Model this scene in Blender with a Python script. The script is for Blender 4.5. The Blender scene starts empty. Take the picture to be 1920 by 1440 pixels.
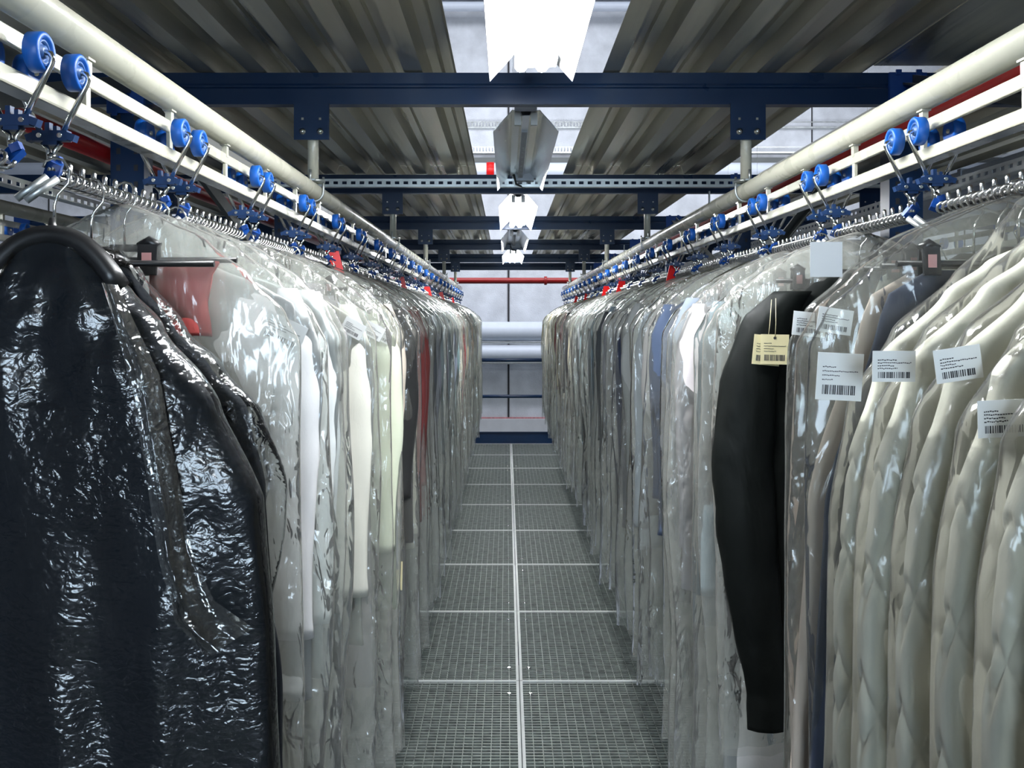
import bpy, bmesh, math, random
from mathutils import Vector, Matrix, noise
random.seed(7)
SC = bpy.context.scene
COL = SC.collection
PI = math.pi
H = 1.6                      # eye height above the grating walkway
F = 1785.0                   # focal length in pixels of the 1920 wide frame

# ------------------------------------------------------------------ camera
cam_d = bpy.data.cameras.new('camera')
cam_d.sensor_width = 36.0
cam_d.lens = F / 1920 * 36.0
cam_d.shift_x = 10 / 1920
cam_d.shift_y = -122 / 1920
cam_d.clip_start = 0.05
cam_d.clip_end = 100
cam = bpy.data.objects.new('camera', cam_d)
cam.location = (0, 0, H)
cam.rotation_euler = (PI / 2, 0, 0)
COL.objects.link(cam)
SC.camera = cam

# ------------------------------------------------------------------ view, world
SC.view_settings.view_transform = 'Standard'
SC.view_settings.look = 'None'
SC.view_settings.exposure = 0.06
SC.view_settings.gamma = 1.0
SC.view_settings.use_curve_mapping = False
SC.cycles.transparent_max_bounces = 22
SC.cycles.max_bounces = 5
SC.cycles.adaptive_threshold = 0.04
SC.cycles.diffuse_bounces = 3
SC.cycles.glossy_bounces = 3
SC.cycles.transmission_bounces = 4
SC.cycles.sample_clamp_indirect = 6.0
SC.cycles.caustics_reflective = False
SC.cycles.caustics_refractive = False
W = bpy.data.worlds.new('world')
SC.world = W
W.use_nodes = True
W.node_tree.nodes['Background'].inputs[0].default_value = (0.75, 0.85, 1.0, 1)
W.node_tree.nodes['Background'].inputs[1].default_value = 0.35

TUBE_POWER = 100.0          # emission of a lit fluorescent tube


def area(name, loc, rot, sx, sy, power, color=(1, 1, 1)):
    d = bpy.data.lights.new(name, 'AREA')
    d.shape = 'RECTANGLE'
    d.size, d.size_y, d.energy, d.color = sx, sy, power, color
    o = bpy.data.objects.new(name, d)
    o.location, o.rotation_euler = loc, rot
    COL.objects.link(o)
    return o


# daylight through the windows of the hall end behind the camera; the others are unseen fill lights added for the hall
area('window_daylight', (0.06, -4.9, H + 0.25), (PI / 2, 0, 0), 1.9, 1.9, 240, (0.66, 0.83, 1.0))
area('added_roof_fill', (0.0, 13.1, H + 5.9), (math.radians(20), 0, 0), 12.0, 1.0, 170, (0.90, 0.93, 1.0))  # unseen light added under the roof to brighten the end wall
area('added_wall_fill', (0.0, 12.95, H + 2.6), (math.radians(62), 0, 0), 12.0, 0.5, 230, (0.90, 0.93, 1.0))  # added fill hanging in mid-air, turned to the end wall, no lamp there
area('added_roof_fill', (0.0, 5.0, H + 5.8), (0, 0, 0), 12.0, 8.0, 260, (0.92, 0.95, 1.0))  # broad unseen fill added below the ceiling, over the racks


# ------------------------------------------------------------------ materials
def mat(name, color=(0.5, 0.5, 0.5), rough=0.5, metal=0.0, var=0.0, scale=(8, 8, 8), bump=0.0, bscale=(30, 30, 30),
        coat=0.0, rvar=0.0, objcolor=False, sheen=0.0, detail=4.0, spec=0.5):
    m = bpy.data.materials.new(name)
    m.use_nodes = True
    nt = m.node_tree
    N, L = nt.nodes, nt.links
    b = N['Principled BSDF']
    b.inputs['Base Color'].default_value = (*color, 1)
    b.inputs['Roughness'].default_value = rough
    b.inputs['Metallic'].default_value = metal
    b.inputs['Specular IOR Level'].default_value = spec
    if coat:
        b.inputs['Coat Weight'].default_value = coat
        b.inputs['Coat Roughness'].default_value = 0.12
    if sheen:
        b.inputs['Sheen Weight'].default_value = sheen
    tc = N.new('ShaderNodeTexCoord')

    def tex(sc, det=detail, dist=0.0):
        mp = N.new('ShaderNodeMapping')
        mp.inputs['Scale'].default_value = sc
        L.new(tc.outputs['Object'], mp.inputs['Vector'])
        n = N.new('ShaderNodeTexNoise')
        n.inputs['Scale'].default_value = 1.0
        n.inputs['Detail'].default_value = det
        n.inputs['Distortion'].default_value = dist
        L.new(mp.outputs[0], n.inputs['Vector'])
        return n
    src = None
    if objcolor:
        src = N.new('ShaderNodeObjectInfo').outputs['Color']
    if var or rvar:
        n = tex(scale)
    if var:
        r = N.new('ShaderNodeMapRange')
        r.inputs['From Min'].default_value, r.inputs['From Max'].default_value = 0.3, 0.7
        r.inputs['To Min'].default_value, r.inputs['To Max'].default_value = 1 - var, 1 + var
        L.new(n.outputs['Fac'], r.inputs['Value'])
        mx = N.new('ShaderNodeVectorMath')
        mx.operation = 'SCALE'
        if src:
            L.new(src, mx.inputs[0])
        else:
            mx.inputs[0].default_value = color
        L.new(r.outputs[0], mx.inputs['Scale'])
        L.new(mx.outputs[0], b.inputs['Base Color'])
    elif src:
        L.new(src, b.inputs['Base Color'])
    if rvar:
        r = N.new('ShaderNodeMapRange')
        r.inputs['From Min'].default_value, r.inputs['From Max'].default_value = 0.3, 0.7
        r.inputs['To Min'].default_value, r.inputs['To Max'].default_value = max(0.02, rough - rvar), rough + rvar
        L.new(n.outputs['Fac'], r.inputs['Value'])
        L.new(r.outputs[0], b.inputs['Roughness'])
    if bump:
        n2 = tex(bscale, 3.0, 0.6)
        bp = N.new('ShaderNodeBump')
        bp.inputs['Strength'].default_value = 1.0
        bp.inputs['Distance'].default_value = bump
        L.new(n2.outputs['Fac'], bp.inputs['Height'])
        L.new(bp.outputs[0], b.inputs['Normal'])
    return m


def emit(name, color, strength):
    m = bpy.data.materials.new(name)
    m.use_nodes = True
    N, L = m.node_tree.nodes, m.node_tree.links
    e = N.new('ShaderNodeEmission')
    e.inputs[0].default_value = (*color, 1)
    e.inputs[1].default_value = strength
    L.new(e.outputs[0], N['Material Output'].inputs[0])
    return m


def film(name, haze=0.2, rough=0.12, bumpd=0.012, sc=(14, 14, 5), tint=(0.95, 0.97, 0.96), gloss=1.0, trans=0.45, smin=0.12):
    """thin crumpled polythene: mostly clear, a little milky, with sharp glints"""
    m = bpy.data.materials.new(name)
    m.use_nodes = True
    N, L = m.node_tree.nodes, m.node_tree.links
    N.remove(N['Principled BSDF'])
    tc = N.new('ShaderNodeTexCoord')
    oi = N.new('ShaderNodeObjectInfo')
    add = N.new('ShaderNodeVectorMath')
    add.operation = 'ADD'
    L.new(tc.outputs['Object'], add.inputs[0])
    L.new(oi.outputs['Random'], add.inputs[1])
    mp = N.new('ShaderNodeMapping')
    mp.inputs['Scale'].default_value = sc
    L.new(add.outputs[0], mp.inputs['Vector'])
    n = N.new('ShaderNodeTexNoise')
    n.inputs['Scale'].default_value = 1.0
    n.inputs['Detail'].default_value = 2.0
    n.inputs['Distortion'].default_value = 1.2
    L.new(mp.outputs[0], n.inputs['Vector'])
    v = N.new('ShaderNodeTexVoronoi')
    v.feature = 'DISTANCE_TO_EDGE'
    v.inputs['Scale'].default_value = 1.6
    L.new(mp.outputs[0], v.inputs['Vector'])
    mn = N.new('ShaderNodeMath')
    mn.operation = 'MULTIPLY_ADD'
    mn.inputs[1].default_value = 0.6
    L.new(v.outputs['Distance'], mn.inputs[0])
    v.inputs['Scale'].default_value = 1.1
    L.new(n.outputs['Fac'], mn.inputs[2])
    bp = N.new('ShaderNodeBump')
    bp.inputs['Strength'].default_value = 1.0
    bp.inputs['Distance'].default_value = bumpd
    n3 = N.new('ShaderNodeTexNoise')
    n3.inputs['Scale'].default_value = 5.0
    n3.inputs['Detail'].default_value = 2.0
    L.new(add.outputs[0], n3.inputs['Vector'])
    mr = N.new('ShaderNodeMapRange')
    mr.inputs['From Min'].default_value, mr.inputs['From Max'].default_value = 0.42, 0.66
    mr.inputs['To Min'].default_value, mr.inputs['To Max'].default_value = smin, 1.0
    L.new(n3.outputs['Fac'], mr.inputs['Value'])
    L.new(mr.outputs[0], bp.inputs['Strength'])
    L.new(mn.outputs[0], bp.inputs['Height'])
    tr = N.new('ShaderNodeBsdfTransparent')
    tr.inputs[0].default_value = (*tint, 1)
    df = N.new('ShaderNodeBsdfDiffuse')
    df.inputs[0].default_value = (0.95, 0.93, 0.86, 1)
    tl = N.new('ShaderNodeBsdfTranslucent')
    tl.inputs[0].default_value = (0.95, 0.93, 0.86, 1)
    gl = N.new('ShaderNodeBsdfGlossy')
    gl.inputs['Roughness'].default_value = rough
    gl.inputs[0].default_value = (1, 1, 1, 1)
    for s in (df, tl, gl):
        L.new(bp.outputs[0], s.inputs['Normal'])
    m1 = N.new('ShaderNodeMixShader')
    m1.inputs[0].default_value = trans
    L.new(df.outputs[0], m1.inputs[1])
    L.new(tl.outputs[0], m1.inputs[2])
    lw = N.new('ShaderNodeLayerWeight')
    lw.inputs['Blend'].default_value = 0.25
    hz = N.new('ShaderNodeMath')
    hz.operation = 'MULTIPLY_ADD'
    hz.inputs[1].default_value = haze * 2.6
    hz.inputs[2].default_value = haze
    hz.use_clamp = True
    L.new(lw.outputs['Facing'], hz.inputs[0])
    m2 = N.new('ShaderNodeMixShader')
    L.new(hz.outputs[0], m2.inputs[0])
    L.new(tr.outputs[0], m2.inputs[1])
    L.new(m1.outputs[0], m2.inputs[2])
    fr = N.new('ShaderNodeFresnel')
    fr.inputs['IOR'].default_value = 1.5
    L.new(bp.outputs[0], fr.inputs['Normal'])
    fm = N.new('ShaderNodeMath')
    fm.operation = 'MULTIPLY'
    fm.inputs[1].default_value = gloss
    fm.use_clamp = True
    L.new(fr.outputs[0], fm.inputs[0])
    m3 = N.new('ShaderNodeMixShader')
    L.new(fm.outputs[0], m3.inputs[0])
    L.new(m2.outputs[0], m3.inputs[1])
    L.new(gl.outputs[0], m3.inputs[2])
    L.new(m3.outputs[0], N['Material Output'].inputs[0])
    return m


M = {
    'galv': mat('galvanised_deck', (0.66, 0.63, 0.52), 0.36, 0.85, 0.14, (14, 0.5, 14), rvar=0.1, bump=0.0015, bscale=(40, 1.2, 40)),
    'galv2': mat('galvanised_steel', (0.55, 0.58, 0.58), 0.42, 0.9, 0.12, (20, 20, 20), rvar=0.1),
    'grate': mat('grating_steel', (0.30, 0.325, 0.30), 0.5, 0.55, 0.3, (25, 25, 25), rvar=0.15),
    'strip': mat('grating_edge', (0.80, 0.82, 0.80), 0.5, 0.2, 0.06),
    'blue': mat('blue_rack_paint', (0.003, 0.022, 0.072), 0.30, 0.0, 0.04, rvar=0.03, spec=0.35),
    'bluebright': mat('blue_bracket_paint', (0.004, 0.050, 0.25), 0.35, 0.0, 0.05),
    'wheel': mat('blue_nylon', (0.003, 0.095, 0.44), 0.42, 0.0, 0.05),
    'wheelhub': mat('blue_hub_plastic', (0.03, 0.10, 0.28), 0.4, 0.0, 0.05),
    'block': mat('dark_blue_plastic', (0.005, 0.030, 0.105), 0.40, 0.0, 0.06),
    'cream': mat('cream_enamel', (0.53, 0.52, 0.425), 0.28, 0.0, 0.04, rvar=0.08, coat=0.5),
    'chrome': mat('bright_steel', (0.78, 0.77, 0.74), 0.14, 1.0, 0.05),
    'zinc': mat('zinc_bar', (0.80, 0.80, 0.80), 0.2, 1.0, 0.06),
    'refl': mat('reflector_aluminium', (0.70, 0.72, 0.70), 0.22, 1.0, 0.08, (30, 2, 30), rvar=0.06),
    'reflw': mat('reflector_white', (0.93, 0.94, 0.93), 0.4, 0.0, 0.01),
    'lampbody': mat('lamp_housing_grey', (0.62, 0.66, 0.72), 0.45, 0.0, 0.03),
    'tube': emit('lit_tube', (0.95, 0.98, 1.0), TUBE_POWER),
    'red': mat('red_pipe_paint', (0.33, 0.012, 0.012), 0.35, 0.0, 0.08, coat=0.2),
    'redcard': mat('red_plastic_card', (0.75, 0.008, 0.008), 0.4, 0.0, 0.03),
    'black': mat('black_plastic', (0.012, 0.012, 0.013), 0.35, 0.0, 0.05),
    'cable': mat('dark_cable', (0.015, 0.02, 0.02), 0.6),
    'conc': mat('concrete', (0.64, 0.67, 0.72), 0.9, 0.0, 0.13, (4, 4, 4), bump=0.006, bscale=(60, 60, 60), detail=8),
    'conc2': mat('pale_concrete', (0.62, 0.64, 0.68), 0.85, 0.0, 0.04),
    'roof': mat('roof_grey', (0.22, 0.24, 0.24), 0.85, 0.0, 0.06),
    'lower': mat('lower_floor', (0.16, 0.18, 0.175), 0.8, 0.0, 0.2, (3, 3, 3)),
    'duct': mat('duct_white', (0.66, 0.72, 0.82), 0.4, 0.0, 0.03),
    'bracedark': mat('brace_grey', (0.09, 0.10, 0.10), 0.45, 0.3, 0.1),
    'joint': mat('joint_dark', (0.03, 0.03, 0.035), 0.8),
    'pinkseal': mat('pink_sealant', (0.55, 0.22, 0.24), 0.8, 0.0, 0.3, (30, 3, 3)),
    'cloth': mat('garment_cloth', (0.5, 0.5, 0.5), 0.82, 0.0, 0.06, (9, 9, 3), bump=0.0012, bscale=(60, 60, 25), objcolor=True, sheen=0.15),
    'quilt': mat('quilted_cream_cloth', (0.76, 0.74, 0.63), 0.75, 0.0, 0.03, (9, 9, 9), bump=0.0008, bscale=(90, 90, 60), sheen=0.2),
    'leather': mat('black_smooth_cloth', (0.005, 0.0065, 0.006), 0.55, 0.0, 0.3, (5, 5, 2), bump=0.008, bscale=(10, 10, 6), spec=0.15),
    'blackfilm': mat('glossy_black_cloth', (0.004, 0.006, 0.010), 0.75, 0.0, 0.3, (5, 5, 2), bump=0.002, bscale=(26, 26, 14), spec=0.15),
    'card': mat('white_card', (0.80, 0.81, 0.80), 0.6, 0.0, 0.02),
    'yellow': mat('cream_card', (0.84, 0.76, 0.46), 0.6, 0.0, 0.02),
    'palecard': mat('pale_board', (0.62, 0.64, 0.66), 0.55, 0.0, 0.02),
    'ink': mat('label_ink', (0.04, 0.04, 0.045), 0.7),
    'sticker': mat('red_sticker', (0.70, 0.35, 0.33), 0.5),
    'film': film('polythene_cover', 0.20, 0.13, 0.020, (24, 24, 10), gloss=1.1, smin=0.2),
    'filmfar': film('polythene_cover_far', 0.15, 0.13, 0.020, (20, 20, 9), gloss=1.2),
    'filmclear': film('polythene_clear', 0.025, 0.10, 0.005, (40, 40, 22), tint=(0.97, 0.98, 0.98), gloss=1.0),
    'filmflap': film('polythene_fold', 0.03, 0.10, 0.006, (30, 30, 30), gloss=1.6, smin=0.5),
    'filmcoat': film('polythene_tight', 0.004, 0.17, 0.0028, (55, 55, 75), tint=(0.97, 0.98, 0.98), gloss=1.0, smin=0.5),
    'filmquilt': film('polythene_quilt', 0.04, 0.12, 0.014, (18, 18, 8), tint=(0.97, 0.98, 0.97), gloss=0.8),
}


# ------------------------------------------------------------------ mesh helpers
def box(bm, c, s, rot=None, mi=0):
    r = bmesh.ops.create_cube(bm, size=1.0)
    vs = r['verts']
    bmesh.ops.scale(bm, vec=Vector(s), verts=vs)
    if rot is not None:
        bmesh.ops.rotate(bm, cent=(0, 0, 0), matrix=rot, verts=vs)
    bmesh.ops.translate(bm, vec=Vector(c), verts=vs)
    for f in {f for v in vs for f in v.link_faces}:
        f.material_index = mi
    return vs


def tube(bm, pts, r, n=10, mi=0, cap=True, radii=None):
    pts = [Vector(p) for p in pts]
    rings = []
    up = None
    for i, p in enumerate(pts):
        t = (pts[min(i + 1, len(pts) - 1)] - pts[max(i - 1, 0)]).normalized()
        if up is None:
            a = Vector((0, 0, 1)) if abs(t.z) < 0.9 else Vector((1, 0, 0))
            up = (a - t * a.dot(t)).normalized()
        else:
            up = (up - t * up.dot(t)).normalized()
        s = t.cross(up)
        rr = radii[i] if radii else r
        rings.append([bm.verts.new(p + (up * math.cos(2 * PI * k / n) + s * math.sin(2 * PI * k / n)) * rr) for k in range(n)])
    for a, b in zip(rings, rings[1:]):
        for k in range(n):
            f = bm.faces.new((a[k], a[(k + 1) % n], b[(k + 1) % n], b[k]))
            f.smooth = True
            f.material_index = mi
    if cap:
        for rg in (rings[0][::-1], rings[-1]):
            f = bm.faces.new(rg)
            f.material_index = mi
    return rings


def prism(bm, poly, axis, a0, a1, mi=0):
    """extrude a 2D polygon along an axis ('x','y','z') from a0 to a1"""
    def P(u, v, a):
        return {'x': (a, u, v), 'y': (u, a, v), 'z': (u, v, a)}[axis]
    A = [bm.verts.new(P(u, v, a0)) for u, v in poly]
    B = [bm.verts.new(P(u, v, a1)) for u, v in poly]
    n = len(poly)
    for k in range(n):
        bm.faces.new((A[k], A[(k + 1) % n], B[(k + 1) % n], B[k])).material_index = mi
    bm.faces.new(A[::-1]).material_index = mi
    bm.faces.new(B).material_index = mi


def loft(bm, rings, cap0=True, cap1=True, mi=0):
    R = [[bm.verts.new(p) for p in r] for r in rings]
    n = len(R[0])
    for a, b in zip(R, R[1:]):
        for k in range(n):
            f = bm.faces.new((a[k], a[(k + 1) % n], b[(k + 1) % n], b[k]))
            f.smooth = True
            f.material_index = mi
    if cap0:
        bm.faces.new(R[0][::-1])
    if cap1:
        bm.faces.new(R[-1])


def lathe(bm, prof, c, axis='x', n=28, mi=0):
    """prof: list of (offset along the axis, radius)"""
    rings = []
    for a, r in prof:
        rg = []
        for k in range(n):
            t = 2 * PI * k / n
            if axis == 'x':
                rg.append((c[0] + a, c[1] + r * math.cos(t), c[2] + r * math.sin(t)))
            elif axis == 'y':
                rg.append((c[0] + r * math.cos(t), c[1] + a, c[2] + r * math.sin(t)))
            else:
                rg.append((c[0] + r * math.cos(t), c[1] + r * math.sin(t), c[2] + a))
        rings.append(rg)
    loft(bm, rings, True, True, mi)


def mesh(name, bm, mats, bevel=False):
    me = bpy.data.meshes.new(name)
    bmesh.ops.recalc_face_normals(bm, faces=bm.faces[:])
    bm.to_mesh(me)
    bm.free()
    for m in (mats if isinstance(mats, (list, tuple)) else [mats]):
        me.materials.append(M[m] if isinstance(m, str) else m)
    return me


def place(name, me, parent=None, loc=(0, 0, 0), rot=(0, 0, 0), scale=(1, 1, 1), color=None):
    o = bpy.data.objects.new(name, me)
    COL.objects.link(o)
    o.parent = parent
    o.location, o.rotation_euler, o.scale = loc, rot, scale
    if color:
        o.color = (*color, 1)
    return o


def build(name, fn, mats, parent=None, loc=(0, 0, 0), bevel=0.0, **kw):
    bm = bmesh.new()
    fn(bm)
    me = mesh(name, bm, mats)
    o = place(name, me, parent, loc, **kw)
    if bevel:
        b = o.modifiers.new('bevel', 'BEVEL')
        b.width, b.segments, b.limit_method = bevel, 2, 'ANGLE'
    return o


def empty(name, loc=(0, 0, 0), rz=0.0):
    o = bpy.data.objects.new(name, None)
    o.empty_display_size = 0.1
    COL.objects.link(o)
    o.location, o.rotation_euler = loc, (0, 0, rz)
    return o


def tag(o, label, cat, group=None, kind=None):
    o['label'], o['category'] = label, cat
    if group:
        o['group'] = group
    if kind:
        o['kind'] = kind
    return o


def struct(name, fn, m, **kw):
    o = build(name, fn, m, **kw)
    o['kind'] = 'structure'
    return o


ONES = ['', 'first', 'second', 'third', 'fourth', 'fifth', 'sixth', 'seventh', 'eighth', 'ninth', 'tenth', 'eleventh', 'twelfth',
        'thirteenth', 'fourteenth', 'fifteenth', 'sixteenth', 'seventeenth', 'eighteenth', 'nineteenth']
TENS = ['', '', 'twenty', 'thirty', 'forty', 'fifty', 'sixty', 'seventy', 'eighty', 'ninety']
TENTH = ['', '', 'twentieth', 'thirtieth', 'fortieth', 'fiftieth', 'sixtieth', 'seventieth', 'eightieth', 'ninetieth']


def nth(k):
    if k >= 100:
        return 'hundredth' if k == 100 else 'hundred-and-' + nth(k - 100)
    if k < 20:
        return ONES[k]
    return TENTH[k // 10] if k % 10 == 0 else TENS[k // 10] + '-' + ONES[k % 10]


# ------------------------------------------------------------------ geometry constants (z values are above eye level)
XL, XR = -0.578, 0.715       # rails left and right
AC = 0.064                   # centre of the aisle
BEAMS = [-3.1, -1.1, 0.9, 2.85, 4.85, 6.80, 8.80, 10.75, 12.45]
RAIL_END = 11.9

# ------------------------------------------------------------------ the hall
WALL_Y = 15.6
struct('wall_back', lambda bm: box(bm, (0, WALL_Y + 0.1, H + 1.6), (20, 0.2, 9.4)), 'conc')
struct('wall_left', lambda bm: box(bm, (-9.1, 4, H + 1.6), (0.2, 24, 9.4)), 'conc')
struct('wall_right', lambda bm: box(bm, (9.1, 4, H + 1.6), (0.2, 24, 9.4)), 'conc')
struct('ceiling', lambda bm: [box(bm, (0, 3.0, H + 6.3), (18.4, 20, 0.2)), box(bm, (0, 15.2, H + 6.3), (18.4, 1.2, 0.2))], 'roof')
struct('floor', lambda bm: box(bm, (0, 4, -2.9), (18.4, 24, 0.2)), 'lower')


def front_wall(bm):
    box(bm, (0, -5.3, -1.2), (18, 0.2, 3.6))
    box(bm, (0, -5.3, H + 4.1), (18, 0.2, 4.8))
    box(bm, (-5.0, -5.3, H + 0.2), (7.9, 0.2, 3.2))
    box(bm, (5.1, -5.3, H + 0.2), (7.9, 0.2, 3.2))


struct('wall_front', front_wall, 'conc')


def window_bm(bm):
    for x in (-1.05, 0.06, 1.17):
        box(bm, (x, -5.25, H + 0.2), (0.08, 0.1, 3.1))
    for z in (-1.3, 0.2, 1.7):
        box(bm, (0.06, -5.25, H + z), (2.2, 0.1, 0.08))


struct('window_1', window_bm, 'galv2')

# wall joint, sealant line, lower plinth band
struct('trim_1', lambda bm: box(bm, (0.03, WALL_Y - 0.004, H + 1.6), (0.030, 0.02, 6.5)), 'joint')
struct('trim_2', lambda bm: box(bm, (0, WALL_Y - 0.01, H - 1.62), (9, 0.03, 0.02)), 'pinkseal')
struct('trim_3', lambda bm: box(bm, (0, WALL_Y - 0.08, H - 2.18), (17, 0.16, 1.1)), 'conc2')
for i, x in enumerate((-5.0, 5.0, -7.5, 7.5)):
    struct('trim_%d' % (i + 4), lambda bm: box(bm, (x, WALL_Y - 0.004, H + 1.6), (0.018, 0.02, 6.5)), 'joint')


# two fat pale ducts low on the end wall, and services higher up
def hpipe(name, z, r, m, y, label, cat, x0=-8.9, x1=8.9, joints=(), group=None):
    root = empty(name, (0, y, H + z - r))
    build('pipe_run', lambda bm: tube(bm, [(x0, 0, r), (x1, 0, r)], r, 20), m, root)
    for j in joints:
        build('joint_collar', lambda bm: tube(bm, [(j - 0.03, 0, r), (j + 0.03, 0, r)], r * 1.25, 20), m, root)
    for x in (-6, -3, 0.03, 3, 6):
        build('wall_bracket', lambda bm: box(bm, (x, 0.5 * (WALL_Y - 0.025 - y), r), (0.03, WALL_Y - 0.025 - y, 0.04)), 'galv2', root)
    tag(root, label, cat, group)
    return root


hpipe('ventilation_duct', -0.20, 0.155, 'duct', 15.2, 'upper of two fat pale blue ducts running low along the end wall', 'duct')
hpipe('ventilation_duct', -0.545, 0.135, 'duct', 15.2, 'lower of two fat pale blue ducts running low along the end wall', 'duct')
hpipe('conduit_pipe', -0.375, 0.014, 'galv2', 15.15, 'thin grey conduit between the two fat wall ducts', 'pipe')
hpipe('conduit_pipe', -0.70, 0.014, 'galv2', 15.15, 'thin grey conduit just under the lower wall duct', 'pipe')
hpipe('water_pipe', 2.38, 0.115, 'duct', 15.2, 'pale pipe high on the end wall with a red collar, behind the strip lights', 'pipe')
build('pipe_collar', lambda bm: tube(bm, [(-0.32, 0, 0), (-0.2, 0, 0)], 0.125, 20), 'redcard', None, (0, 15.2, H + 2.38))
tag(bpy.data.objects['pipe_collar'], 'red collar clamped round the high pale pipe on the end wall', 'pipe collar')
hpipe('white_pipe', 5.02, 0.075, 'duct', 15.3, 'white pipe topmost on the end wall under the roof', 'pipe')
for z, lab in ((3.10, 'upper galvanised cable tray on the end wall seen through the deck gap'), (2.70, 'lower galvanised cable tray on the end wall above the pale pipe')):
    def tray(bm):
        box(bm, (0, 0, -0.05), (16, 0.14, 0.008))
        for k in range(-60, 61):
            box(bm, (k * 0.05, -0.07, -0.0), (0.022, 0.006, 0.07))
        box(bm, (0, -0.07, -0.045), (16, 0.006, 0.025))
        box(bm, (0, -0.07, 0.04), (16, 0.006, 0.015))
        for x in (-6, -3, 0.4, 3, 6):
            box(bm, (x, 0.16, -0.02), (0.03, 0.33, 0.03))
    tag(build('cable_tray', tray, 'galv2', None, (0, 15.25, H + z)), lab, 'cable tray')
tag(build('steel_beam', lambda bm: box(bm, (0, 0, 0), (17.6, 0.2, 0.16)), 'bracedark', None, (0, 15.48, H + 2.53)),
    'grey steel beam along the end wall under the lower cable tray', 'beam')
tag(build('roof_beam', lambda bm: [box(bm, (0, 0, 0.12), (17.6, 0.24, 0.03)), box(bm, (0, 0, 0), (17.6, 0.03, 0.24)), box(bm, (0, 0, -0.12), (17.6, 0.24, 0.03))],
          'lampbody', None, (0, 15.3, H + 5.32)), 'pale steel beam high on the end wall near the roof', 'beam')

# ------------------------------------------------------------------ grating walkway
PY0 = 0.21                   # panel rows start
NX, NY = 34, 40


def grate_bm(bm):
    wx, wy = 1.2, 1.0
    for k in range(NX + 1):
        box(bm, (0.01 + k * (wx - 0.02) / NX, wy / 2, -0.012), (0.0035, wy - 0.01, 0.024))
    for k in range(1, NY):
        box(bm, (wx / 2, 0.006 + k * (wy - 0.012) / NY, -0.006), (wx - 0.01, 0.0055, 0.012))


def grate_edge(bm):
    wx, wy = 1.2, 1.0
    for y in (0.006, wy - 0.006):
        box(bm, (wx / 2, y, -0.015), (wx - 0.004, 0.008, 0.032))
    for x in (0.008, wx - 0.008):
        box(bm, (x, wy / 2, -0.015), (0.012, wy - 0.004, 0.032))


def clip_bm(bm):
    lathe(bm, [(-0.004, 0.012), (0.0, 0.012), (0.003, 0.006)], (0.045, 0, 0.002), 'z', 12)


gb = bmesh.new(); grate_bm(gb); g_me = mesh('bar_mesh', gb, 'grate')
gb = bmesh.new(); grate_edge(gb); ge_me = mesh('edge_frame', gb, 'strip')
gb = bmesh.new(); clip_bm(gb); gc_me = mesh('fixing_clip', gb, 'chrome')
rows = 14
for r in range(rows):
    y0 = 12.21 - (r + 1) * 1.0
    for s, side in ((-1, 'left'), (1, 'right')):
        root = empty('grating_panel', (0.056 + (0.0 if s > 0 else 0.0), y0 + (0 if s > 0 else 1.0), 0.0), 0 if s > 0 else PI)
        place('bar_mesh', g_me, root)
        place('edge_frame', ge_me, root)
        for yy in (0.15, 0.85):
            place('fixing_clip', gc_me, root, (0, yy, 0))
        tag(root, 'steel grating floor panel %s of the centre strip, %s row from the toe board' % (side, nth(r + 1)), 'floor grating', 'grating panels of the walkway')
# joists carrying the gratings
for i, y in enumerate(BEAMS[1:]):
    tag(build('floor_joist', lambda bm: box(bm, (0, 0, 0), (7.2, 0.05, 0.12)), 'blue', None, (0.06, y, -0.095)),
        'blue joist under the walkway gratings, %s from the near end' % nth(i + 1), 'joist', 'joists under the walkway')

# end of the walkway: toe board and handrails
tag(build('toe_board', lambda bm: [box(bm, (0, 0, 0.075), (7.2, 0.012, 0.15)), box(bm, (0, -0.012, 0.145), (7.2, 0.03, 0.01))], 'blue', None, (0.06, 12.24, 0)),
    'dark blue toe board closing the far end of the walkway', 'toe board')
hr = empty('guard_rail', (0.06, 12.3, 0))
build('top_rail', lambda bm: tube(bm, [(-3.6, 0, 1.07), (3.6, 0, 1.07)], 0.024, 14), 'blue', hr)
build('knee_rail', lambda bm: tube(bm, [(-3.6, 0, 0.60), (3.6, 0, 0.60)], 0.022, 14), 'blue', hr)
for x in (-3.6, -1.2, 1.15, 3.6):
    build('rail_post', lambda bm: tube(bm, [(x, 0, 0.0), (x, 0, 1.07)], 0.024, 14), 'blue', hr)
tag(hr, 'dark blue two-bar guard rail at the far end of the walkway', 'railing')

# ------------------------------------------------------------------ corrugated decks overhead
PITCH = 0.155


def deck_profile(x0, x1):
    pts = []
    x = x0
    lo, hi = 0.0, 0.045
    pts.append((x, lo))
    while x < x1 - 0.01:
        seq = [(0.050, lo), (0.016, hi), (0.028, hi), (0.006, hi - 0.008), (0.006, hi), (0.028, hi), (0.016, lo), (0.005, lo)]
        for dx, z in seq:
            x += dx
            if x > x1:
                break
            pts.append((x, z))
    return pts


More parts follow.
